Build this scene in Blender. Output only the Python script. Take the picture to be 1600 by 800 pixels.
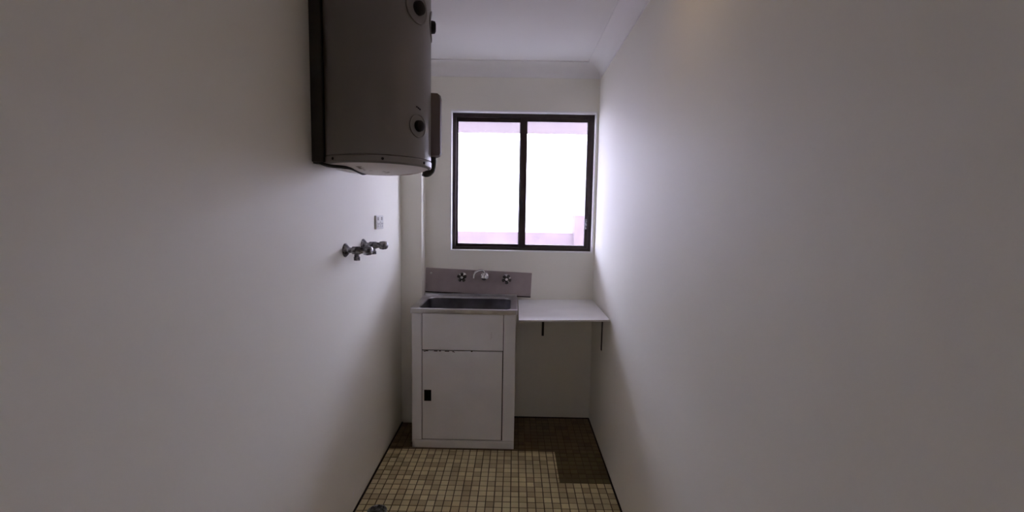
import bpy, bmesh, math, random
from mathutils import Vector, Matrix

for o in list(bpy.data.objects):
    bpy.data.objects.remove(o, do_unlink=True)
S = bpy.context.scene
COL = S.collection
PI = math.pi

# ------------------------------------------------------------------ camera
F, YAW, PITCH, ROLL = 703.5, 0.006, -0.0941, -0.0177
Rz = Matrix.Rotation(YAW, 3, 'Z')
Rx = Matrix.Rotation(PITCH, 3, 'X')
Ry = Matrix.Rotation(ROLL, 3, 'Y')
R = Rz @ Rx @ Ry
right, fwd, up = R.col[0], R.col[1], R.col[2]
cam_d = bpy.data.cameras.new('camera')
cam_d.sensor_width = 36
cam_d.lens = F / 1600 * 36
cam_d.clip_start = 0.02
cam = bpy.data.objects.new('camera', cam_d)
COL.objects.link(cam)
M = Matrix((right, up, -fwd)).transposed().to_4x4()
M.translation = Vector((0, -3.057, 1.4298))
cam.matrix_world = M
S.camera = cam

# ------------------------------------------------------------------ light
S.view_settings.view_transform = 'Standard'
S.view_settings.look = 'None'
S.view_settings.gamma = 1
S.view_settings.use_curve_mapping = False
S.view_settings.exposure = -0.07
S.cycles.use_denoising = True
S.cycles.max_bounces = 16
S.cycles.diffuse_bounces = 12
S.cycles.transparent_max_bounces = 16
S.cycles.sample_clamp_indirect = 0

SKY_STRENGTH = 29.0
w = bpy.data.worlds.new('overcast_sky')
S.world = w
w.use_nodes = True
nt = w.node_tree
bg = nt.nodes['Background']
bg.inputs[1].default_value = SKY_STRENGTH
tc = nt.nodes.new('ShaderNodeTexCoord')
sep = nt.nodes.new('ShaderNodeSeparateXYZ')
ramp = nt.nodes.new('ShaderNodeValToRGB')
nt.links.new(tc.outputs['Generated'], sep.inputs[0])
nt.links.new(sep.outputs['Z'], ramp.inputs[0])
nt.links.new(ramp.outputs[0], bg.inputs[0])
ramp.color_ramp.elements[0].position = 0.0
ramp.color_ramp.elements[0].color = (0.80, 0.80, 1.06, 1)
ramp.color_ramp.elements[1].position = 1.0
ramp.color_ramp.elements[1].color = (0.73, 0.75, 1.06, 1)

# assumed unseen ceiling lamp, weak and warm, added to tint the right wall
LAMP_W = 0.36
ld = bpy.data.lights.new('assumed_lamp_light', 'AREA')
ld.shape = 'DISK'
ld.size = 0.2
ld.energy = LAMP_W
ld.color = (1.0, 0.66, 0.34)
lo = bpy.data.objects.new('assumed_lamp_light', ld)
lo.location = (0.27, -1.62, 2.30)
COL.objects.link(lo)


# ------------------------------------------------------------------ materials
def new_mat(name, color, rough=0.5, metal=0.0, bump=None, spec=0.5):
    m = bpy.data.materials.new(name)
    m.use_nodes = True
    b = m.node_tree.nodes['Principled BSDF']
    b.inputs['Base Color'].default_value = (*color, 1)
    b.inputs['Roughness'].default_value = rough
    b.inputs['Metallic'].default_value = metal
    b.inputs['Specular IOR Level'].default_value = spec
    if bump:
        scale, strength, dist = bump
        n = m.node_tree.nodes.new('ShaderNodeTexNoise')
        n.inputs['Scale'].default_value = scale
        n.inputs['Detail'].default_value = 3
        t = m.node_tree.nodes.new('ShaderNodeTexCoord')
        m.node_tree.links.new(t.outputs['Object'], n.inputs['Vector'])
        bp = m.node_tree.nodes.new('ShaderNodeBump')
        bp.inputs['Strength'].default_value = strength
        bp.inputs['Distance'].default_value = dist
        m.node_tree.links.new(n.outputs['Fac'], bp.inputs['Height'])
        m.node_tree.links.new(bp.outputs[0], b.inputs['Normal'])
    return m


def mottle(m, c1, c2, scale, lo=0.35, hi=0.65, detail=4):
    """base colour varies between two tones with noise"""
    n = m.node_tree.nodes
    l = m.node_tree.links
    t = n.new('ShaderNodeTexCoord')
    no = n.new('ShaderNodeTexNoise')
    no.inputs['Scale'].default_value = scale
    no.inputs['Detail'].default_value = detail
    r = n.new('ShaderNodeValToRGB')
    r.color_ramp.elements[0].position = lo
    r.color_ramp.elements[1].position = hi
    r.color_ramp.elements[0].color = (*c1, 1)
    r.color_ramp.elements[1].color = (*c2, 1)
    l.new(t.outputs['Object'], no.inputs['Vector'])
    l.new(no.outputs['Fac'], r.inputs[0])
    l.new(r.outputs[0], n['Principled BSDF'].inputs['Base Color'])
    return m


WALL = (0.80, 0.78, 0.74)
m_wall = mottle(new_mat('wall_paint', WALL, 0.62, bump=(190, 0.12, 0.0015)),
                (0.805, 0.785, 0.710), (0.825, 0.805, 0.730), 1.3)
m_ceil = new_mat('ceiling_paint', (0.80, 0.79, 0.78), 0.75)
m_trim = new_mat('white_gloss_paint', (0.82, 0.81, 0.80), 0.35)
m_brown = mottle(new_mat('brown_anodised_aluminium', (0.03, 0.02, 0.018), 0.4, 0.3),
                 (0.028, 0.018, 0.018), (0.04, 0.027, 0.024), 30)
m_white_lam = mottle(new_mat('white_laminate', (0.76, 0.76, 0.76), 0.4),
                     (0.72, 0.72, 0.72), (0.78, 0.78, 0.78), 6)
m_lam_edge = new_mat('laminate_edge', (0.6, 0.58, 0.55), 0.5)
m_cab = mottle(new_mat('cabinet_enamel', (0.60, 0.58, 0.55), 0.35),
               (0.72, 0.715, 0.72), (0.77, 0.765, 0.77), 5)
m_gap_shade = new_mat('gap_shade', (0.03, 0.028, 0.025), 0.8)  # near black, painted shade for the door gaps
m_steel = mottle(new_mat('stainless_steel_lit', (0.55, 0.55, 0.57), 0.28, 1.0, bump=(60, 0.05, 0.001)),
                 (0.60, 0.60, 0.63), (0.80, 0.80, 0.84), 9)  # brighter copy of the tub steel, rim highlight put into the colour
m_chrome = new_mat('chrome', (0.55, 0.55, 0.56), 0.14, 1.0)
m_dullchrome = mottle(new_mat('dull_chrome', (0.2, 0.2, 0.2), 0.3, 1.0),
                      (0.09, 0.09, 0.095), (0.38, 0.38, 0.40), 70)
m_darkchrome = new_mat('dark_chrome', (0.11, 0.108, 0.11), 0.2, 1.0)
m_basin = mottle(new_mat('stainless_steel_shaded', (0.2, 0.2, 0.22), 0.3, 1.0), (0.15, 0.15, 0.17), (0.24, 0.24, 0.27), 9)  # darker copy of the tub steel, dark reflections put into the colour
m_black = new_mat('black_rubber', (0.006, 0.006, 0.006), 0.6)
m_blackplastic = new_mat('black_plastic', (0.008, 0.007, 0.008), 0.6, spec=0.25)
m_heater = mottle(new_mat('heater_enamel', (0.36, 0.33, 0.30), 0.42),
                  (0.165, 0.15, 0.14), (0.185, 0.17, 0.16), 3)
m_cover = new_mat('heater_cover_plastic', (0.13, 0.105, 0.105), 0.6)
m_bracket = new_mat('bracket_steel', (0.05, 0.045, 0.045), 0.5, 0.5)
m_splash = mottle(new_mat('splashback_laminate', (0.42, 0.36, 0.35), 0.35),
                  (0.33, 0.275, 0.275), (0.37, 0.31, 0.31), 12)
m_outlet = new_mat('outlet_plastic', (0.62, 0.62, 0.60), 0.35)
m_outlet_dark = new_mat('outlet_recess', (0.16, 0.15, 0.15), 0.6)
m_grime = mottle(new_mat('floor_grout', (0.05, 0.035, 0.022), 0.9),
                 (0.08, 0.055, 0.03), (0.14, 0.10, 0.06), 14)
m_dark_joint = new_mat('dark_perimeter_joint', (0.02, 0.014, 0.011), 0.9)
m_fence = mottle(new_mat('pink_brick', (0.62, 0.40, 0.42), 0.9),
                 (0.062, 0.038, 0.043), (0.078, 0.05, 0.055), 6)
m_soffit = new_mat('soffit_paint', (0.125, 0.093, 0.092), 0.8)
m_pave = new_mat('pale_paving', (0.15, 0.145, 0.14), 0.9)
m_render = new_mat('pale_render', (0.42, 0.40, 0.41), 0.9)
m_hall = new_mat('hall_paint', (0.6, 0.56, 0.5), 0.7)

# rust and stains on the heater's bottom plate
m_bottom = new_mat('heater_bottom_plate', (0.5, 0.46, 0.44), 0.45)
n_ = m_bottom.node_tree.nodes
l_ = m_bottom.node_tree.links
t_ = n_.new('ShaderNodeTexCoord')
no = n_.new('ShaderNodeTexNoise')
no.inputs['Scale'].default_value = 16
no.inputs['Detail'].default_value = 6
r_ = n_.new('ShaderNodeValToRGB')
r_.color_ramp.elements[0].position = 0.30
r_.color_ramp.elements[0].color = (0.22, 0.17, 0.15, 1)
r_.color_ramp.elements[1].position = 0.38
r_.color_ramp.elements[1].color = (0.78, 0.74, 0.74, 1)  # whiter than the body: light bounced from below put into the colour
l_.new(t_.outputs['Object'], no.inputs['Vector'])
l_.new(no.outputs['Fac'], r_.inputs[0])
vm = n_.new('ShaderNodeVectorMath')
vm.operation = 'DISTANCE'
vm.inputs[1].default_value = (0.105, 0.06, 0.0)
l_.new(t_.outputs['Object'], vm.inputs[0])
r2 = n_.new('ShaderNodeMapRange')
r2.inputs['From Min'].default_value = 0.035
r2.inputs['From Max'].default_value = 0.06
r2.inputs['To Min'].default_value = 0.8
r2.inputs['To Max'].default_value = 0.0
l_.new(vm.outputs['Value'], r2.inputs['Value'])
mx = n_.new('ShaderNodeMix')
mx.data_type = 'RGBA'
l_.new(r2.outputs[0], mx.inputs['Factor'])
l_.new(r_.outputs[0], mx.inputs['A'])
mx.inputs['B'].default_value = (0.30, 0.15, 0.10, 1)
l_.new(mx.outputs['Result'], n_['Principled BSDF'].inputs['Base Color'])

# obscure window glass: mostly clear with a milky, diffusing share
m_glass = bpy.data.materials.new('obscure_glass')
m_glass.use_nodes = True
n_ = m_glass.node_tree.nodes
l_ = m_glass.node_tree.links
for q in list(n_):
    n_.remove(q)
out = n_.new('ShaderNodeOutputMaterial')
tr = n_.new('ShaderNodeBsdfTransparent')
tr.inputs[0].default_value = (0.97, 0.98, 0.98, 1)
tl = n_.new('ShaderNodeBsdfTranslucent')
tl.inputs[0].default_value = (0.95, 0.96, 0.97, 1)
gl = n_.new('ShaderNodeBsdfGlossy')
gl.inputs['Roughness'].default_value = 0.15
a = n_.new('ShaderNodeMixShader')
a.inputs[0].default_value = 0.03
b = n_.new('ShaderNodeMixShader')
b.inputs[0].default_value = 0.04
l_.new(tr.outputs[0], a.inputs[1])
l_.new(tl.outputs[0], a.inputs[2])
l_.new(a.outputs[0], b.inputs[1])
l_.new(gl.outputs[0], b.inputs[2])
l_.new(b.outputs[0], out.inputs[0])

# floor tile: per-tile tone from the tile's cell, dark old-appliance dirt patch near the wall
TPX, TPY, TX0, TY0 = 0.0415, 0.0427, 0.0015, -0.769
m_tile = new_mat('mosaic_tile_glaze', (0.42, 0.35, 0.24), 0.45)
n_ = m_tile.node_tree.nodes
l_ = m_tile.node_tree.links


def math_node(op, a_, b_=None):
    q = n_.new('ShaderNodeMath')
    q.operation = op
    for i, v in enumerate((a_, b_)):
        if v is None:
            continue
        if isinstance(v, (int, float)):
            q.inputs[i].default_value = v
        else:
            l_.new(v, q.inputs[i])
    return q.outputs[0]


g_ = n_.new('ShaderNodeNewGeometry')
sp = n_.new('ShaderNodeSeparateXYZ')
l_.new(g_.outputs['Position'], sp.inputs[0])
cx = math_node('FLOOR', math_node('DIVIDE', math_node('SUBTRACT', sp.outputs['X'], TX0), TPX))
cy = math_node('FLOOR', math_node('DIVIDE', math_node('SUBTRACT', sp.outputs['Y'], TY0), TPY))
cmb = n_.new('ShaderNodeCombineXYZ')
l_.new(cx, cmb.inputs[0])
l_.new(cy, cmb.inputs[1])
wn = n_.new('ShaderNodeTexWhiteNoise')
wn.noise_dimensions = '2D'
l_.new(cmb.outputs[0], wn.inputs['Vector'])
rp = n_.new('ShaderNodeValToRGB')
rp.color_ramp.elements[0].color = (0.62, 0.51, 0.27, 1)
rp.color_ramp.elements[1].color = (0.78, 0.68, 0.41, 1)
e = rp.color_ramp.elements.new(0.5)
e.color = (0.73, 0.62, 0.36, 1)
e = rp.color_ramp.elements.new(0.08)
e.color = (0.50, 0.38, 0.21, 1)
l_.new(wn.outputs['Value'], rp.inputs[0])
dn = n_.new('ShaderNodeTexNoise')
dn.inputs['Scale'].default_value = 5
l_.new(g_.outputs['Position'], dn.inputs['Vector'])
dr = n_.new('ShaderNodeMapRange')
dr.inputs['From Min'].default_value = 0.3
dr.inputs['From Max'].default_value = 0.7
dr.inputs['To Min'].default_value = 0.82
dr.inputs['To Max'].default_value = 1.08
l_.new(dn.outputs['Fac'], dr.inputs['Value'])
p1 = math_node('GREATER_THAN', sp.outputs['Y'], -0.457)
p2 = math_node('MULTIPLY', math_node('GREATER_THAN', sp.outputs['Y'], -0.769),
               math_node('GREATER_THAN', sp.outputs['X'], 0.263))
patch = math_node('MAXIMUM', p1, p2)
mp = n_.new('ShaderNodeMix')
mp.data_type = 'RGBA'
l_.new(patch, mp.inputs['Factor'])
hv = n_.new('ShaderNodeMix')
hv.data_type = 'RGBA'
hv.blend_type = 'MULTIPLY'
hv.inputs['Factor'].default_value = 1
l_.new(rp.outputs[0], hv.inputs['A'])
l_.new(dr.outputs[0], hv.inputs['B'])
l_.new(hv.outputs['Result'], mp.inputs['A'])
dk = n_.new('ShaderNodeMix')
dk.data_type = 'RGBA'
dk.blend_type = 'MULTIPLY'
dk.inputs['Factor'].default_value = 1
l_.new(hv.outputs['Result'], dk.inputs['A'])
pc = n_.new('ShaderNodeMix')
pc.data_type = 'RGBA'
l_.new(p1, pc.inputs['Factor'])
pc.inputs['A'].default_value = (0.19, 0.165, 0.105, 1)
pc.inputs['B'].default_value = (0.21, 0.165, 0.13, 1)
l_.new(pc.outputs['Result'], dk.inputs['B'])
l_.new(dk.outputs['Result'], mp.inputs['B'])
l_.new(mp.outputs['Result'], n_['Principled BSDF'].inputs['Base Color'])


# ------------------------------------------------------------------ mesh helpers
def add_box(bm, x0, x1, y0, y1, z0, z1, bevel=0.0, seg=2):
    x0, x1 = min(x0, x1), max(x0, x1)
    y0, y1 = min(y0, y1), max(y0, y1)
    z0, z1 = min(z0, z1), max(z0, z1)
    vs = [bm.verts.new(p) for p in ((x0, y0, z0), (x1, y0, z0), (x1, y1, z0), (x0, y1, z0),
                                    (x0, y0, z1), (x1, y0, z1), (x1, y1, z1), (x0, y1, z1))]
    fs = [bm.faces.new([vs[i] for i in q]) for q in
          ((3, 2, 1, 0), (4, 5, 6, 7), (0, 1, 5, 4), (1, 2, 6, 5), (2, 3, 7, 6), (3, 0, 4, 7))]
    if bevel:
        ed = list({e for f in fs for e in f.edges})
        bmesh.ops.bevel(bm, geom=ed, offset=bevel, segments=seg, affect='EDGES', profile=0.5)


def frame_of(direction):
    d = Vector(direction).normalized()
    u = Vector((0, 0, 1)) if abs(d.z) < 0.9 else Vector((1, 0, 0))
    s = d.cross(u).normalized()
    return d, s, s.cross(d).normalized()


def add_lathe(bm, origin, direction, profile, n=32, shape=None):
    """profile: list of (distance along axis, radius); closed at both ends"""
    o = Vector(origin)
    d, s, t = frame_of(direction)
    rings = []
    for (h, r) in profile:
        ring = []
        for k in range(n):
            a_ = 2 * PI * k / n
            rr = r * (shape(a_) if shape else 1)
            ring.append(bm.verts.new(o + d * h + s * rr * math.cos(a_) + t * rr * math.sin(a_)))
        rings.append(ring)
    for r0, r1 in zip(rings, rings[1:]):
        for k in range(n):
            bm.faces.new((r0[k], r0[(k + 1) % n], r1[(k + 1) % n], r1[k]))
    bm.faces.new(list(reversed(rings[0])))
    bm.faces.new(rings[-1])


def smooth_path(pts, sub=6):
    P = [Vector(p) for p in pts]
    P = [P[0] * 2 - P[1]] + P + [P[-1] * 2 - P[-2]]
    o = []
    for i in range(1, len(P) - 2):
        for k in range(sub):
            t = k / sub
            a_, b_, c_, d_ = P[i - 1], P[i], P[i + 1], P[i + 2]
            o.append(0.5 * ((2 * b_) + (c_ - a_) * t + (2 * a_ - 5 * b_ + 4 * c_ - d_) * t * t
                            + (3 * b_ - a_ - 3 * c_ + d_) * t ** 3))
    o.append(P[-2])
    return o


def add_tube(bm, pts, r, n=12):
    P = smooth_path(pts)
    up_ = None
    rings = []
    for i, p in enumerate(P):
        d = (P[min(i + 1, len(P) - 1)] - P[max(i - 1, 0)]).normalized()
        if up_ is None:
            _, s, up_ = frame_of(d)
        s = d.cross(up_).normalized()
        up_ = s.cross(d).normalized()
        rings.append([bm.verts.new(p + s * r * math.cos(2 * PI * k / n) + up_ * r * math.sin(2 * PI * k / n))
                      for k in range(n)])
    for r0, r1 in zip(rings, rings[1:]):
        for k in range(n):
            bm.faces.new((r0[k], r0[(k + 1) % n], r1[(k + 1) % n], r1[k]))
    bm.faces.new(list(reversed(rings[0])))
    bm.faces.new(rings[-1])


def obj(name, bm, mat, parent=None, smooth=False, origin=None):
    """link one mesh object; vertices are given in world space and made local to the origin"""
    bmesh.ops.recalc_face_normals(bm, faces=bm.faces)
    o_ = Vector(origin) if origin is not None else None
    if o_ is None:
        if parent is not None:
            o_ = world_origin[parent.name]
        else:
            xs = [v.co for v in bm.verts]
            o_ = Vector((sum(v.x for v in xs) / len(xs), sum(v.y for v in xs) / len(xs), min(v.z for v in xs)))
    for v in bm.verts:
        v.co -= o_
    me = bpy.data.meshes.new(name)
    bm.to_mesh(me)
    bm.free()
    if smooth:
        me.shade_smooth()
        try:
            me.set_sharp_from_angle(angle=math.radians(38))
        except Exception:
            pass
    me.materials.append(mat)
    ob = bpy.data.objects.new(name, me)
    COL.objects.link(ob)
    if parent is None:
        ob.location = o_
    else:
        ob.parent = parent
        ob.location = o_ - world_origin[parent.name]
    world_origin[ob.name] = o_
    return ob


world_origin = {}


def thing(name, label, cat, loc, group=None):
    o_ = bpy.data.objects.new(name, None)
    o_.empty_display_size = 0.05
    COL.objects.link(o_)
    o_.location = loc
    world_origin[o_.name] = Vector(loc)
    o_['label'] = label
    o_['category'] = cat
    if group:
        o_['group'] = group
    return o_


def struct(name, bm, mat, label=None, parent=None, cat=None, **kw):
    o_ = obj(name, bm, mat, parent, **kw)
    if parent is None:
        o_['kind'] = 'structure'
        if label:
            o_['label'] = label
        if cat:
            o_['category'] = cat
    return o_


def B(*a, **k):
    bm = bmesh.new()
    add_box(bm, *a, **k)
    return bm


def L(*a, **k):
    bm = bmesh.new()
    add_lathe(bm, *a, **k)
    return bm


# ------------------------------------------------------------------ room shell
XL, XR, YB, YF, H = -0.747, 0.5427, 0.0, -3.9, 2.4
T = 0.14
WX0, WX1, WZ0, WZ1 = -0.442, 0.530, 1.170, 2.110      # window opening

struct('wall_left', B(XL - T, XL, YF - T, YB + T, -0.05, H), m_wall, 'painted side wall carrying the water heater and laundry stop taps', cat='wall')
bm = bmesh.new()
n = 14
cen = bm.verts.new((XL + .0014, -1.037, .088))
rim_ = [bm.verts.new((XL + .0001, -1.037 + (.009 + .004 * math.sin(3 * k)) * math.cos(2 * PI * k / n), .088 + (.013 + .005 * math.cos(5 * k)) * math.sin(2 * PI * k / n))) for k in range(n)]
for k in range(n):
    bm.faces.new((cen, rim_[k], rim_[(k + 1) % n]))
CHIP = bm
struct('wall_right', B(XR, XR + T, YF - T, YB + T, -0.05, H), m_wall, 'bare painted side wall right of the window and shelf', cat='wall')
bm = bmesh.new()
add_box(bm, XL, WX0, YB, YB + T, -0.05, H)
add_box(bm, WX1, XR, YB, YB + T, -0.05, H)
add_box(bm, WX0, WX1, YB, YB + T, -0.05, WZ0)
add_box(bm, WX0, WX1, YB, YB + T, WZ1, H)
struct('wall_back', bm, m_wall, 'painted end wall with the window above the laundry tub', cat='wall')
obj('filler_dab', CHIP, m_trim, bpy.data.objects['wall_left'])
# end wall behind the camera with the doorway
bm = bmesh.new()
add_box(bm, XL, -0.50, YF - T, YF, -0.05, H)
add_box(bm, 0.32, XR, YF - T, YF, -0.05, H)
add_box(bm, -0.50, 0.32, YF - T, YF, 2.05, H)
struct('wall_front', bm, m_wall, 'painted end wall behind the camera around the door', cat='wall')
dd = struct('door_1', B(-0.50, 0.32, YF - 0.08, YF - 0.04, 0.0, 2.05, bevel=0.002), m_trim, 'flush painted door behind the camera', cat='door')
bm = L((0.25, YF - 0.04, 1.0), (0, 1, 0), [(0, .026), (.006, .026), (.008, .01), (.04, .01), (.045, .024), (.06, .026), (.066, .018)], n=24)
obj('door_handle', bm, m_chrome, dd, smooth=True)
struct('ceiling', B(XL - T, XR + T, YF - T, YB + T, H, H + 0.1), m_ceil, 'flat white painted ceiling', cat='ceiling')

# boxed pipe chase in the back left corner
bm = B(XL, -0.6115, -0.116, 0.0, 0.0, H - 0.0)
struct('trim_4', bm, m_wall, 'narrow boxed-in pipe chase in the corner left of the laundry tub', cat='pipe chase')

# cornices: cove profile (offset from wall, z)
CC, CZ = 0.0935, 2.3192


def cove():
    p = [(0.0, CZ), (0.006, CZ), (0.006, CZ + 0.004)]
    r0x, r0z = 0.006, CZ + 0.004
    ex, ez = CC - 0.004, H - 0.006
    for k in range(1, 10):
        a_ = (PI / 2) * k / 9
        p.append((r0x + (ex - r0x) * (1 - math.cos(a_)), r0z + (ez - r0z) * math.sin(a_)))
    p += [(CC, H - 0.006), (CC, H), (0.0, H)]
    return p


def cornice(name, kind, label):
    bm = bmesh.new()
    pr = cove()
    e0, e1 = [], []
    for (o_, z) in pr:
        if kind == 'back':
            a_, b_ = (XL + o_, -o_, z), (XR - o_, -o_, z)
        elif kind == 'left':
            a_, b_ = (XL + o_, YF + o_, z), (XL + o_, -o_, z)
        elif kind == 'right':
            a_, b_ = (XR - o_, YF + o_, z), (XR - o_, -o_, z)
        else:
            a_, b_ = (XL + o_, YF + o_, z), (XR - o_, YF + o_, z)
        e0.append(bm.verts.new(a_))
        e1.append(bm.verts.new(b_))
    n = len(pr)
    for k in range(n):
        bm.faces.new((e0[k], e0[(k + 1) % n], e1[(k + 1) % n], e1[k]))
    bm.faces.new(e0)
    bm.faces.new(list(reversed(e1)))
    struct(name, bm, m_trim, label, cat='cornice', smooth=True)


cornice('trim_1', 'back', 'white coved cornice above the window')
cornice('trim_2', 'left', 'white coved cornice along the wall above the water heater')
cornice('trim_3', 'right', 'white coved cornice along the bare side wall')
cornice('trim_5', 'front', 'white coved cornice behind the camera')

# dark open joint where wall and floor meet
def joint(name, *b_, label):
    struct(name, B(*b_), m_dark_joint, label, cat='floor joint')


joint('baseboard_left', XL, XL + 0.007, YF, -0.1165, 0.0, 0.006, label='thin dark joint along the foot of the wall below the stop taps')
joint('baseboard_right', XR - 0.007, XR, YF, 0.0, 0.0, 0.006, label='thin dark joint along the foot of the bare side wall')
joint('baseboard_back', -0.61, XR - 0.008, -0.006, 0.0, 0.0, 0.006, label='thin dark joint along the foot of the window wall')

# ------------------------------------------------------------------ floor and mosaic tiles
fl = struct('floor', B(XL - T, XR + T, YF - T, YB + T, -0.08, -0.0022), m_grime, 'small beige mosaic tile floor with dark grout and a dirty patch under the shelf', cat='floor', origin=(0, 0, 0))
GAP = 0.0052


def tile_geo(bm, x0, x1, y0, y1, dz=0.0, org=(0, 0)):
    ox, oy = org
    c = 0.0012
    zb, zt = -0.0022, 0.0 + dz
    lo_ = [bm.verts.new((x - ox, y - oy, zb)) for x, y in ((x0, y0), (x1, y0), (x1, y1), (x0, y1))]
    mi_ = [bm.verts.new((x - ox, y - oy, zt - 0.0008)) for x, y in ((x0, y0), (x1, y0), (x1, y1), (x0, y1))]
    hi_ = [bm.verts.new((x - ox, y - oy, zt)) for x, y in
           ((x0 + c, y0 + c), (x1 - c, y0 + c), (x1 - c, y1 - c), (x0 + c, y1 - c))]
    for k in range(4):
        j = (k + 1) % 4
        bm.faces.new((lo_[k], lo_[j], mi_[j], mi_[k]))
        bm.faces.new((mi_[k], mi_[j], hi_[j], hi_[k]))
    bm.faces.new(hi_)


rnd = random.Random(4)
cells = []
ix0 = math.floor((XL - TX0) / TPX)
ix1 = math.ceil((XR - TX0) / TPX)
iy0 = math.floor((YF - TY0) / TPY)
iy1 = math.ceil((YB - TY0) / TPY)
for iy in range(iy0, iy1):
    for ix in range(ix0, ix1):
        x0 = max(TX0 + ix * TPX + GAP / 2, XL + 0.008)
        x1 = min(TX0 + (ix + 1) * TPX - GAP / 2, XR - 0.008)
        y0 = max(TY0 + iy * TPY + GAP / 2, YF + 0.001)
        y1 = min(TY0 + (iy + 1) * TPY - GAP / 2, YB - 0.007)
        if x1 - x0 < 0.006 or y1 - y0 < 0.006:
            continue
        cells.append((ix, iy, x0, x1, y0, y1))
DR = (-0.634, -1.040, 0.046)       # floor waste: x, y, radius


def near_drain(c):
    px_, py_ = (c[2] + c[3]) / 2, (c[4] + c[5]) / 2
    return math.hypot(px_ - DR[0], py_ - DR[1]) < 0.030


cells = [c for c in cells if not near_drain(c)]
vis = sorted([c for c in cells if c[5] > -1.07 and c[4] < -0.45], key=lambda c: (c[4], abs(c[2])))[:300]
vset = {(c[0], c[1]) for c in vis}
me_cache = {}
for c in vis:
    ix, iy, x0, x1, y0, y1 = c
    key = (round(x1 - x0, 4), round(y1 - y0, 4), rnd.randrange(3) if x1 - x0 > 0.036 else 0)
    if key not in me_cache:
        bm = bmesh.new()
        hw, hh = key[0] / 2, key[1] / 2
        tile_geo(bm, -hw, hw, -hh, hh, (0.0, 0.0003, -0.0003)[key[2]])
        bmesh.ops.recalc_face_normals(bm, faces=bm.faces)
        me = bpy.data.meshes.new('tile')
        bm.to_mesh(me)
        bm.free()
        me.materials.append(m_tile)
        me_cache[key] = me
    t = bpy.data.objects.new('tile', me_cache[key])
    t.parent = fl
    t.location = ((x0 + x1) / 2 + rnd.uniform(-.0004, .0004), (y0 + y1) / 2 + rnd.uniform(-.0004, .0004), 0)
    COL.objects.link(t)
bm = bmesh.new()
for c in cells:
    if (c[0], c[1]) in vset:
        continue
    tile_geo(bm, *c[2:], dz=rnd.uniform(-.0003, .0003))
t = obj('tile_field', bm, m_tile, fl)
t['kind'] = 'stuff'

# floor waste near the camera by the left wall
dr_ = thing('floor_drain', 'round dark floor waste in the mosaic tiles beside the left wall', 'drain', (DR[0], DR[1], 0))
bm = bmesh.new()
n = 40
prof = [(0.046, -0.002), (0.047, 0.006), (0.045, 0.010), (0.040, 0.011), (0.036, 0.008), (0.035, -0.002)]
rings = [[bm.verts.new((DR[0] + r * math.cos(2 * PI * k / n), DR[1] + r * math.sin(2 * PI * k / n), z)) for k in range(n)] for r, z in prof]
for i in range(len(rings)):
    r0, r1 = rings[i], rings[(i + 1) % len(rings)]
    for k in range(n):
        bm.faces.new((r0[k], r0[(k + 1) % n], r1[(k + 1) % n], r1[k]))
obj('ring', bm, m_dullchrome, dr_, smooth=True)
bm = bmesh.new()
for k in range(-3, 4):
    hw = math.sqrt(max(0.0345 ** 2 - (k * 0.0095) ** 2, 1e-6))
    add_box(bm, DR[0] - hw, DR[0] + hw, DR[1] + k * 0.0095 - 0.0022, DR[1] + k * 0.0095 + 0.0022, 0.0014, 0.005)
obj('grate', bm, m_dullchrome, dr_)
obj('well', L((DR[0], DR[1], 0.0005), (0, 0, 1), [(0, 0.0348), (0.0008, 0.0348)], n=32), m_black, dr_)

# ------------------------------------------------------------------ window
win = struct('window_1', (lambda bm: (add_box(bm, WX0 + .0075, WX0 + .030, .055, .105, WZ0 + .0075, WZ1 - .011),
                                      add_box(bm, WX1 - .030, WX1 - .0075, .055, .105, WZ0 + .0075, WZ1 - .011),
                                      add_box(bm, WX0 + .030, WX1 - .030, .055, .105, WZ0 + .0075, WZ0 + .027),
                                      add_box(bm, WX0 + .030, WX1 - .030, .055, .105, WZ1 - .036, WZ1 - .011),
                                      bm)[-1])(bmesh.new()), m_brown,
             'dark brown aluminium sliding window with two obscure glass panes', cat='window', origin=((WX0 + WX1) / 2, .08, WZ0))


def sash(name, x0, x1, z0, z1, sl, sr, sb, st, y0, y1):
    """x0..z1: pane edges; stiles and rails outside them"""
    bm = bmesh.new()
    add_box(bm, x0 - sl, x0, y0, y1, z0 - sb, z1 + st, bevel=.0015)
    add_box(bm, x1, x1 + sr, y0, y1, z0 - sb, z1 + st, bevel=.0015)
    add_box(bm, x0, x1, y0 + .001, y1 - .001, z0 - sb, z0, bevel=.001)
    add_box(bm, x0, x1, y0 + .001, y1 - .001, z1, z1 + st, bevel=.001)
    s_ = obj(name, bm, m_brown, win)
    ym = (y0 + y1) / 2
    obj('glass_pane', B(x0 - .004, x1 + .004, ym - .002, ym + .002, z0 - .004, z1 + .004), m_glass, s_)
    return s_


fs = sash('fixed_sash', -0.400, 0.020, 1.217, 2.048, .012, .028, .020, .026, .083, .102)
ss = sash('sliding_sash', 0.071, 0.477, 1.217, 2.050, .045, .023, .020, .024, .058, .080)
obj('latch', B(.036, .046, .046, .058, 1.46, 1.52, bevel=.002), m_blackplastic, ss)
obj('catch', B(.482, .492, .050, .058, 1.33, 1.40, bevel=.002), m_dullchrome, ss)
# painted reveal lining
bm = bmesh.new()
add_box(bm, WX0, WX0 + .0075, -.003, .12, WZ0, WZ1)
add_box(bm, WX1 - .0075, WX1, -.003, .12, WZ0, WZ1)
add_box(bm, WX0 + .0075, WX1 - .0075, -.003, .12, WZ0, WZ0 + .0075)
add_box(bm, WX0 + .0075, WX1 - .0075, -.003, .12, WZ1 - .011, WZ1)
obj('reveal_lining', bm, m_trim, win)

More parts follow.
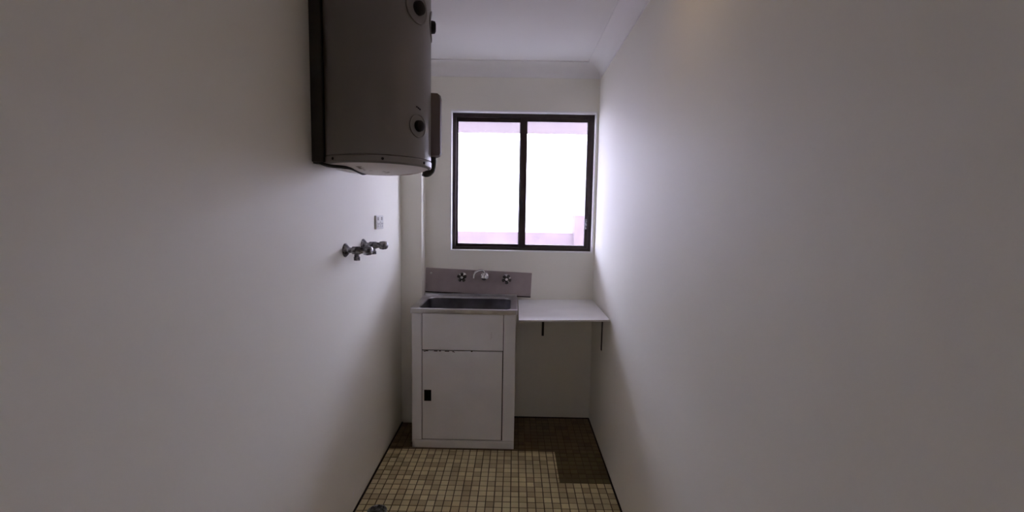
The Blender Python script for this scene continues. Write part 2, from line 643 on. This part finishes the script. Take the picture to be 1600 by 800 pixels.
# ------------------------------------------------------------------ outside, blurred bright beyond the glass
o_ = struct('ground_outside', B(-8, 8, T + .01, 14, -0.5, -0.3), m_pave, 'pale paving outside the window', cat='ground')
bm = bmesh.new()
add_box(bm, -6, 0.72, 2.5, 2.62, -0.3, 1.20)
o_ = struct('garden_wall', bm, m_fence, 'low pinkish brick garden wall outside, faint behind the bottom of the glass', cat='garden wall')
o_ = struct('garden_pier', B(0.72, 3.2, 2.42, 2.66, -0.3, 1.42), m_fence, 'taller pinkish brick section outside behind the right pane', cat='garden wall')
bm = B(-3, 3, T, 1.60, 2.235, 2.36)
o_ = struct('eave_soffit', bm, m_soffit, 'pale pinkish eave soffit outside above the window', cat='eave')

o_ = struct('neighbour_house', B(-7, 7, 4.6, 4.9, -0.3, 2.65), m_render, 'pale rendered wall of the house next door, glaring white through the glass', cat='house')

# ------------------------------------------------------------------ water heater
HX, HY, HR, HZ = -0.540, -1.262, 0.2005, 1.600
wh = thing('water_heater', 'tall cylindrical grey-beige electric water heater mounted high on the left wall', 'water heater', (HX, HY, HZ))
Z = (0, 0, 1)
obj('body', L((HX, HY, HZ + .028), Z, [(0, HR - .002), (.002, HR), (.665, HR), (.675, HR - .004), (.690, HR - .03), (.695, HR - .08), (.697, .02)], n=96), m_heater, wh, smooth=True)
bb = obj('bottom_band', L((HX, HY, HZ), Z, [(0.0, HR - .018), (-.001, HR - .008), (.001, HR - .001), (.005, HR + .0022), (.024, HR + .0022), (.027, HR - .001), (.028, HR - .02)], n=96), m_heater, wh, smooth=True)
obj('bottom_plate', L((HX, HY, HZ), Z, [(-.026, .02), (-.0255, .05), (-.0235, .09), (-.019, .13), (-.012, .16), (-.005, .178), (-.0005, HR - .012), (.003, HR - .012)], n=72), m_bottom, wh, smooth=True, origin=(HX, HY, HZ))
for ang in (-125, -70, -20, 40):
    a_ = math.radians(ang)
    d_ = (math.cos(a_), math.sin(a_), 0)
    p_ = (HX + HR * d_[0], HY + HR * d_[1], HZ + .014)
    obj('screw', L(p_, d_, [(0, .005), (.004, .005), (.0055, .003)], n=10), m_blackplastic, bb)


def plug(name, ang, z, r, rp, out, label=None):
    a_ = math.radians(ang)
    d_ = Vector((math.cos(a_), math.sin(a_), 0))
    p_ = Vector((HX, HY, z)) + d_ * (HR - .001)
    pl = obj('plug_plate', curved_disc(ang, z, rp, .004), m_heater, wh, smooth=True)
    s_ = obj(name, L(p_, d_, [(0, r * 1.0), (.006, r), (out * .8, r * .92), (out, r * .6)], n=24), m_blackplastic, pl, smooth=True)
    return s_


def curved_disc(ang, z, r, th, n=32, sq=None):
    """a round plate with raised rim hugging the cylinder"""
    bm = bmesh.new()
    def pt(rr, a_, h):
        if rr == 0:
            u, v = 0, 0
        else:
            u, v = rr * math.cos(a_), rr * math.sin(a_)
        ph = math.radians(ang) + u / HR
        R_ = HR + h
        return (HX + R_ * math.cos(ph), HY + R_ * math.sin(ph), z + v)
    rows = [(r, -.002), (r, th), (r * .93, th), (r * .89, .0012), (r * .5, .0008), (r * .1, .0008)]
    rings = [[bm.verts.new(pt(rr, 2 * PI * k / n, h)) for k in range(n)] for rr, h in rows]
    for r0, r1 in zip(rings, rings[1:]):
        for k in range(n):
            bm.faces.new((r0[k], r0[(k + 1) % n], r1[(k + 1) % n], r1[k]))
    bm.faces.new(rings[-1])
    return bm


plug('plug', -29, 1.745, .021, .043, .018)
plug('plug', -29, 2.160, .025, .055, .020)
plug('plug', 12, 2.150, .024, .055, .020)
# small dark maker's mark above the lower plug
bm = bmesh.new()
for k, (u0, u1, v0, v1) in enumerate(((-.012, -.004, .002, .007), (-.003, .004, -.001, .005), (.005, .013, -.004, .002))):
    vs = []
    for u, v in ((u0, v0), (u1, v0), (u1, v1), (u0, v1)):
        ph = math.radians(-29) + u / HR
        for h in (0.0002, .0012):
            vs.append(bm.verts.new((HX + (HR + h) * math.cos(ph), HY + (HR + h) * math.sin(ph), 1.808 + v)))
    o4, i4 = vs[1::2], vs[0::2]
    bm.faces.new(o4)
    for q in range(4):
        bm.faces.new((i4[q], i4[(q + 1) % 4], o4[(q + 1) % 4], o4[q]))
obj('maker_mark', bm, m_blackplastic, wh)


# access cover on the window side
def curved_cover(a0, a1, z0, z1, th):
    bm = bmesh.new()
    N = 14
    secs = [(z0, .0, .0), (z0, th * .92, .012), (z0 + .008, th, .0), (z1 - .02, th, .0), (z1 - .006, th * .93, .0), (z1, th * .72, .012), (z1, 0, .0)]
    cols = []
    for k in range(N + 1):
        t = k / N
        a_ = math.radians(a0 + (a1 - a0) * t)
        edge = 1 if 0 < k < N else 0.86
        cols.append([bm.verts.new((HX + (HR - .004 + h * edge) * math.cos(a_), HY + (HR - .004 + h * edge) * math.sin(a_), z)) for z, h, _ in secs])
    for c0, c1 in zip(cols, cols[1:]):
        for j in range(len(secs) - 1):
            bm.faces.new((c0[j], c1[j], c1[j + 1], c0[j + 1]))
        bm.faces.new((c0[-1], c1[-1], c1[0], c0[0]))
    bm.faces.new(cols[0])
    bm.faces.new(list(reversed(cols[-1])))
    return bm


ac = obj('access_cover', curved_cover(9, 62, 1.656, 1.898, .046), m_cover, wh, smooth=True)
obj('cover_screw', L((HX + .2415 * math.cos(.6), HY + .2415 * math.sin(.6), 1.70), (math.cos(.6), math.sin(.6), 0), [(0, .005), (.003, .004)], n=10), m_black, ac)
# black elbow below the cover running under the bottom edge
bm = bmesh.new()
ca, sa = math.cos(math.radians(28)), math.sin(math.radians(28))
add_tube(bm, [(HX + r * ca, HY + r * sa, z) for r, z in ((.217, 1.662), (.217, 1.635), (.213, 1.608), (.203, 1.594), (.190, 1.589), (.178, 1.592))], .0155)
obj('cable_elbow', bm, m_black, wh, smooth=True)
# wall bracket channel on the side towards the wall, with a black cable under it
bm = bmesh.new()
for y0 in (-1.385, -1.165):
    add_box(bm, XL, -0.722, y0, y0 + .03, 1.60, 2.27, bevel=.002)
for z0 in (1.615, 2.18):
    add_box(bm, XL, -0.700, -1.355, -1.165, z0, z0 + .05, bevel=.002)
add_box(bm, XL, -0.703, -1.395, -1.352, 1.605, 2.27, bevel=.003)
obj('wall_bracket', bm, m_bracket, wh)
bm = bmesh.new()
add_tube(bm, [(-0.728, -1.374, 1.606), (-.700, -1.390, 1.595), (-.665, -1.408, 1.589), (-.630, -1.412, 1.586), (-.605, -1.395, 1.584), (-.600, -1.34, 1.579), (-.600, -1.28, 1.575), (-.595, -1.25, 1.580)], .006)
obj('cable', bm, m_black, wh, smooth=True)


# ------------------------------------------------------------------ washing machine stop taps
def star(nl, depth):
    return lambda a_: 1 + depth * math.cos(nl * a_)


def stop_tap(y, z, label):
    t = thing('stop_tap', label, 'tap', (XL, y, z), 'stop taps on the left wall')
    X = (1, 0, 0)
    obj('flange', L((XL, y, z), X, [(0, .030), (.004, .0305), (.012, .022), (.018, .015)], n=32), m_dullchrome, t, smooth=True)
    bd = obj('valve_body', L((XL, y, z), X, [(.012, .0125), (.030, .0125), (.034, .017), (.066, .0175), (.070, .0145), (.084, .0135)], n=24), m_dullchrome, t, smooth=True)
    o2 = obj('outlet', L((XL + .052, y, z - .010), (0, 0, -1), [(0, .0105), (.018, .0105), (.019, .0135), (.034, .0135), (.035, .010)], n=20), m_dullchrome, t, smooth=True)
    obj('handle', L((XL + .082, y, z), X, [(0, .0125), (.003, .0185), (.020, .0205), (.034, .0185), (.039, .013), (.042, .005)], n=48, shape=star(6, .10)), m_dullchrome, t, smooth=True)
    return t


stop_tap(-1.088, 1.256, 'chrome washing machine stop tap, the one nearer the camera, on the left wall')
stop_tap(-0.854, 1.263, 'chrome washing machine stop tap, the one nearer the window, on the left wall')

# ------------------------------------------------------------------ power outlet
po = thing('power_outlet', 'small off-white double power outlet on the left wall above the stop taps', 'outlet', (XL, -.605, 1.333))
obj('plate', B(XL, XL + .011, -.668, -.542, 1.333, 1.406, bevel=.002), m_outlet, po)
for y in (-.637, -.573):
    r = obj('socket_face', B(XL + .0105, XL + .0130, y - .024, y + .024, 1.341, 1.374, bevel=.001), m_outlet, po)
    for dy, rot in ((-.008, .5), (.008, -.5), (0, 0)):
        bm = B(-.0006, .0006, -.0012, .0012, -.005, .005)
        bmesh.ops.rotate(bm, verts=bm.verts, matrix=Matrix.Rotation(rot, 3, 'X'))
        bmesh.ops.translate(bm, verts=bm.verts, vec=(XL + .0132, y + dy, 1.362 if rot else 1.349))
        obj('slot', bm, m_outlet_dark, r)
    obj('switch', B(XL + .0105, XL + .016, y - .008, y + .008, 1.381, 1.398, bevel=.0015), m_outlet, po)

# ------------------------------------------------------------------ laundry cabinet
CX0, CX1, CY0, CY1 = -0.603, 0.015, -0.448, -0.025
lc = thing('laundry_cabinet', 'white metal laundry cabinet with one door under the steel tub', 'cabinet', ((CX0 + CX1) / 2, (CY0 + CY1) / 2, 0))
DX0, DX1 = -0.540, -0.060
bm = bmesh.new()
th = .012
add_box(bm, CX0, CX0 + th, CY0 + .012, CY1, 0.0, .835)
add_box(bm, CX1 - th, CX1, CY0 + .012, CY1, 0.0, .835)
add_box(bm, CX0 + th, CX1 - th, CY1 - .008, CY1, 0.0, .835)
add_box(bm, CX0 + th, CX1 - th, CY0 + .02, CY1 - .008, 0.02, .032)
obj('carcass', bm, m_cab, lc)
obj('side_stile', B(CX0, DX0 - .0035, CY0, CY0 + .014, .056, .835, bevel=.003), m_cab, lc)
obj('side_stile', B(DX1 + .0035, CX1, CY0, CY0 + .014, .056, .835, bevel=.003), m_cab, lc)
obj('plinth', B(CX0 + .004, CX1 - .004, CY0 + .012, CY0 + .024, .0, .0365, bevel=.001), m_cab, lc)
obj('bottom_rail', B(CX0, CX1, CY0, CY0 + .014, .0395, .0545, bevel=.002), m_cab, lc)
obj('gap_shade_sheet', B(CX0 + .013, CX1 - .013, CY0 + .0143, CY0 + .0153, .046, .833), m_gap_shade, lc)  # dark sheet that paints the shade seen through the door gaps
up_ = obj('upper_panel', B(DX0, DX1, CY0 + .001, CY0 + .014, .6145, .835, bevel=.0025), m_cab, lc)
for z in (.722, .705, .688):
    obj('screw_cap', L((-.131, CY0 + .0012, z), (0, -1, 0), [(0, .0058), (.002, .0052), (.003, .003)], n=12), m_trim, up_)
# door with a cut-out for the pull
bm = bmesh.new()
PX0, PX1, PZ0, PZ1 = -.528, -.486, .300, .368
Dz0, Dz1 = .0620, .6085
dy0, dy1 = CY0 + .001, CY0 + .013
add_box(bm, DX0 + .001, PX0, dy0, dy1, Dz0, Dz1)
add_box(bm, PX1, DX1 - .0025, dy0, dy1, Dz0, Dz1)
add_box(bm, PX0, PX1, dy0, dy1, Dz0, PZ0)
add_box(bm, PX0, PX1, dy0, dy1, PZ1, Dz1)
bmesh.ops.remove_doubles(bm, verts=bm.verts, dist=1e-5)
door = obj('door', bm, m_cab, lc)
# recessed black pull cup
bm = bmesh.new()
add_box(bm, PX0, PX1, dy0 + .009, dy1 + .001, PZ0, PZ1)
add_box(bm, PX0, PX0 + .003, dy0 - .0015, dy0 + .009, PZ0, PZ1)
add_box(bm, PX1 - .003, PX1, dy0 - .0015, dy0 + .009, PZ0, PZ1)
add_box(bm, PX0 + .003, PX1 - .003, dy0 - .0015, dy0 + .009, PZ0, PZ0 + .003)
add_box(bm, PX0 + .003, PX1 - .003, dy0 - .0015, dy0 + .009, PZ1 - .003, PZ1)
obj('pull', bm, m_blackplastic, door)
# rusty chips along the door's top edge
m_rust = new_mat('rust_chip', (0.06, 0.035, 0.025), 0.9)
bm = bmesh.new()
for x, w_, z in ((-.520, .016, .6085), (-.470, .022, .6080), (-.440, .012, .6085), (-.405, .026, .6075), (-.360, .008, .6060), (-.352, .005, .6035), (-.53, .01, .6055), (-.250, .010, .6090)):
    obj('rust_chip', B(x, x + w_, dy0 - .0006, dy0 + .002, z - .0028, z + .0022), m_rust, door)

# ------------------------------------------------------------------ steel tub
SX0, SX1, SY0, SY1, SZ = -0.611, 0.023, -0.458, -0.020, 0.867
BX0, BX1, BY0, BY1 = -0.566, -0.020, -0.432, -0.062
tub = thing('laundry_tub', 'stainless steel laundry tub set on top of the white metal cabinet', 'sink', ((SX0 + SX1) / 2, (SY0 + SY1) / 2, .830))


def rrect(x0, x1, y0, y1, r, n=6):
    pts = []
    for cx_, cy_, a0 in ((x1 - r, y1 - r, 0), (x0 + r, y1 - r, 90), (x0 + r, y0 + r, 180), (x1 - r, y0 + r, 270)):
        for k in range(n + 1):
            a_ = math.radians(a0 + 90 * k / n)
            pts.append((cx_ + r * math.cos(a_), cy_ + r * math.sin(a_)))
    return pts


bm = bmesh.new()
loops = [
    (rrect(SX0 + .002, SX1 - .002, SY0 + .002, SY1, .008), .836),
    (rrect(SX0, SX1, SY0, SY1, .010), .839),
    (rrect(SX0, SX1, SY0, SY1, .010), SZ - .003),
    (rrect(SX0 + .004, SX1 - .004, SY0 + .004, SY1 - .002, .010), SZ),
    (rrect(SX0 + .012, SX1 - .012, SY0 + .012, SY1 - .008, .012), SZ - .001),
    (rrect(BX0 - .012, BX1 + .012, BY0 - .008, BY1 + .014, .05), SZ - .003),
    (rrect(BX0 - .003, BX1 + .003, BY0 - .003, BY1 + .003, .05), SZ - .005),
    (rrect(BX0, BX1, BY0, BY1, .05), SZ - .012),
    (rrect(BX0 + .012, BX1 - .012, BY0 + .012, BY1 - .012, .05), SZ - .19),
    (rrect(BX0 + .030, BX1 - .030, BY0 + .030, BY1 - .030, .05), SZ - .215),
    (rrect(BX0 + .16, BX1 - .16, BY0 + .09, BY1 - .09, .04), SZ - .222),
]


def skin(loops, cap):
    bm = bmesh.new()
    rings = [[bm.verts.new((x, y, z)) for x, y in pts] for pts, z in loops]
    n = len(rings[0])
    for r0, r1 in zip(rings, rings[1:]):
        for k in range(n):
            bm.faces.new((r0[k], r0[(k + 1) % n], r1[(k + 1) % n], r1[k]))
    if cap:
        bm.faces.new(rings[-1])
    return bm


obj('rim', skin(loops[:8], False), m_steel, tub, smooth=True)
obj('basin', skin(loops[7:], True), m_basin, tub, smooth=True)
obj('rear_upstand', B(SX0 + .004, SX1 - .004, SY1 - .012, SY1 - .001, SZ - .003, SZ + .014, bevel=.003), m_steel, tub)
obj('waste', L((-.30, -.26, SZ - .2225), Z, [(0, .034), (.002, .034), (.003, .028), (.0015, .024)], n=28), m_dullchrome, tub, smooth=True)

# ------------------------------------------------------------------ splashback, slightly tilted
TILT = math.radians(2.0)
spx, spz = -0.2445, 0.959
sb = thing('splashback', 'mauve-grey splashback board behind the taps, hung slightly crooked', 'splashback', (spx, -.001, spz - .082))


def tilted(bm):
    c = Vector((spx, -.006, spz))
    bmesh.ops.rotate(bm, verts=bm.verts, cent=c, matrix=Matrix.Rotation(TILT, 3, 'Y'))
    return bm


obj('board', tilted(B(spx - .3615, spx + .3615, -.012, -.001, spz - .081, spz + .081, bevel=.0015)), m_splash, sb)
obj('bottom_gap_strip', tilted(B(spx - .3615, spx + .3615, -.0125, -.001, spz - .088, spz - .0815)), m_dark_joint, sb)  # dark strip standing in for the shaded gap below the board
obj('screw_cap', tilted(L((spx - .325, -.012, spz + .045), (0, -1, 0), [(0, .008), (.002, .007), (.003, .003)], n=16)), m_outlet, sb)


# ------------------------------------------------------------------ wall taps over the tub
def wall_tap(x, z, label, rot):
    t = thing('wall_tap', label, 'tap', (x, -.012, z), 'cross-handled taps on the splashback')
    Y = (0, -1, 0)
    obj('flange', L((x, -.012, z), Y, [(0, .027), (.004, .027), (.010, .020), (.014, .013)], n=32), m_chrome, t, smooth=True)
    obj('stem', L((x, -.012, z), Y, [(.010, .0105), (.030, .0105), (.034, .013), (.044, .013)], n=20), m_chrome, t, smooth=True)
    bm = L((x, -.056, z), Y, [(0, .013), (.003, .017), (.016, .017), (.020, .011)], n=24)
    for k in range(5):
        a_ = 2 * PI * k / 5 + rot
        add_lathe(bm, (x + .010 * math.cos(a_), -.066, z + .010 * math.sin(a_)), (math.cos(a_), 0, math.sin(a_)),
                  [(0, .0075), (.008, .0085), (.013, .0105), (.018, .0105), (.022, .006)], n=12)
    h = obj('handle', bm, m_darkchrome, t, smooth=True)
    obj('button', L((x, -.0755, z), Y, [(0, .0085), (.0025, .008), (.004, .004)], n=16), m_outlet, h, smooth=True)
    return t


wall_tap(-.352, .997, 'chrome cross-handled wall tap left of the spout on the splashback', .3)
wall_tap(-.052, .990, 'chrome cross-handled wall tap right of the spout on the splashback', 1.0)
sx, sz = -.203, 1.000
t = thing('wall_spout', 'chrome swivel spout turned left, between the two taps on the splashback', 'spout', (sx, -.012, sz))
Y = (0, -1, 0)
obj('flange', L((sx, -.012, sz), Y, [(0, .027), (.004, .027), (.010, .021), (.014, .015)], n=32), m_chrome, t, smooth=True)
obj('spout_body', L((sx, -.012, sz), Y, [(.010, .013), (.030, .013), (.032, .019), (.062, .019), (.066, .015), (.068, .008)], n=28), m_chrome, t, smooth=True)
bm = bmesh.new()
add_tube(bm, [(sx, -.058, sz + .010), (sx, -.058, sz + .034), (sx - .012, -.062, sz + .046), (sx - .038, -.076, sz + .044), (sx - .058, -.088, sz + .034), (sx - .066, -.094, sz + .016), (sx - .067, -.095, sz - .002)], .0075, n=14)
obj('spout_tube', bm, m_chrome, t, smooth=True)
obj('collar', L((sx, -.058, sz + .014), Z, [(0, .012), (.014, .012), (.016, .009)], n=20), m_chrome, t, smooth=True)

# ------------------------------------------------------------------ shelf
sh = thing('wall_shelf', 'white laminate shelf fixed in the corner beside the tub under the window', 'shelf', (.285, -.30, .826))
SHT = math.radians(-1.3)


def shelf_rot(bm):
    bmesh.ops.rotate(bm, verts=bm.verts, cent=(.285, -.3, .835), matrix=Matrix.Rotation(SHT, 3, 'Y'))
    return bm


SD = -.598
obj('board', shelf_rot(B(.030, .5365, SD + .0012, -.001, .8355, .8455, bevel=.0008)), m_white_lam, sh)
obj('edge_strip', shelf_rot(B(.030, .5365, SD, SD + .001, .8355, .8455)), m_lam_edge, sh)
bm = bmesh.new()
add_box(bm, .196, .212, -.004, -.001, .590, .8215, bevel=.0008)
add_box(bm, .196, .212, -.30, -.001, .8175, .8215, bevel=.0008)
add_box(bm, .201, .207, -.12, -.004, .80, .8175)
obj('bracket', bm, m_bracket, sh)
bm = bmesh.new()
add_box(bm, .5385, .5425, -.372, -.348, .605, .8335, bevel=.0008)
add_box(bm, .34, .5425, -.372, -.348, .8275, .8310, bevel=.0008)
add_box(bm, .45, .5385, -.363, -.357, .80, .8275)
obj('bracket', bm, m_bracket, sh)

# ------------------------------------------------------------------ assumed ceiling lamp fitting, added out of view above the frame
m_opal = new_mat('opal_glass', (0.8, 0.78, 0.7), 0.3)
cl = thing('assumed_ceiling_light', 'assumed small round opal ceiling light, unseen above the frame, added for the warm tint on the bare wall', 'lamp', (0.27, -1.62, 2.312))
obj('base', L((0.27, -1.62, 2.4), (0, 0, -1), [(0, .11), (.02, .11), (.025, .10)], n=40), m_trim, cl, smooth=True)
obj('diffuser', L((0.27, -1.62, 2.376), (0, 0, -1), [(0, .098), (.02, .094), (.045, .07), (.06, .035), (.064, .01)], n=40), m_opal, cl, smooth=True)
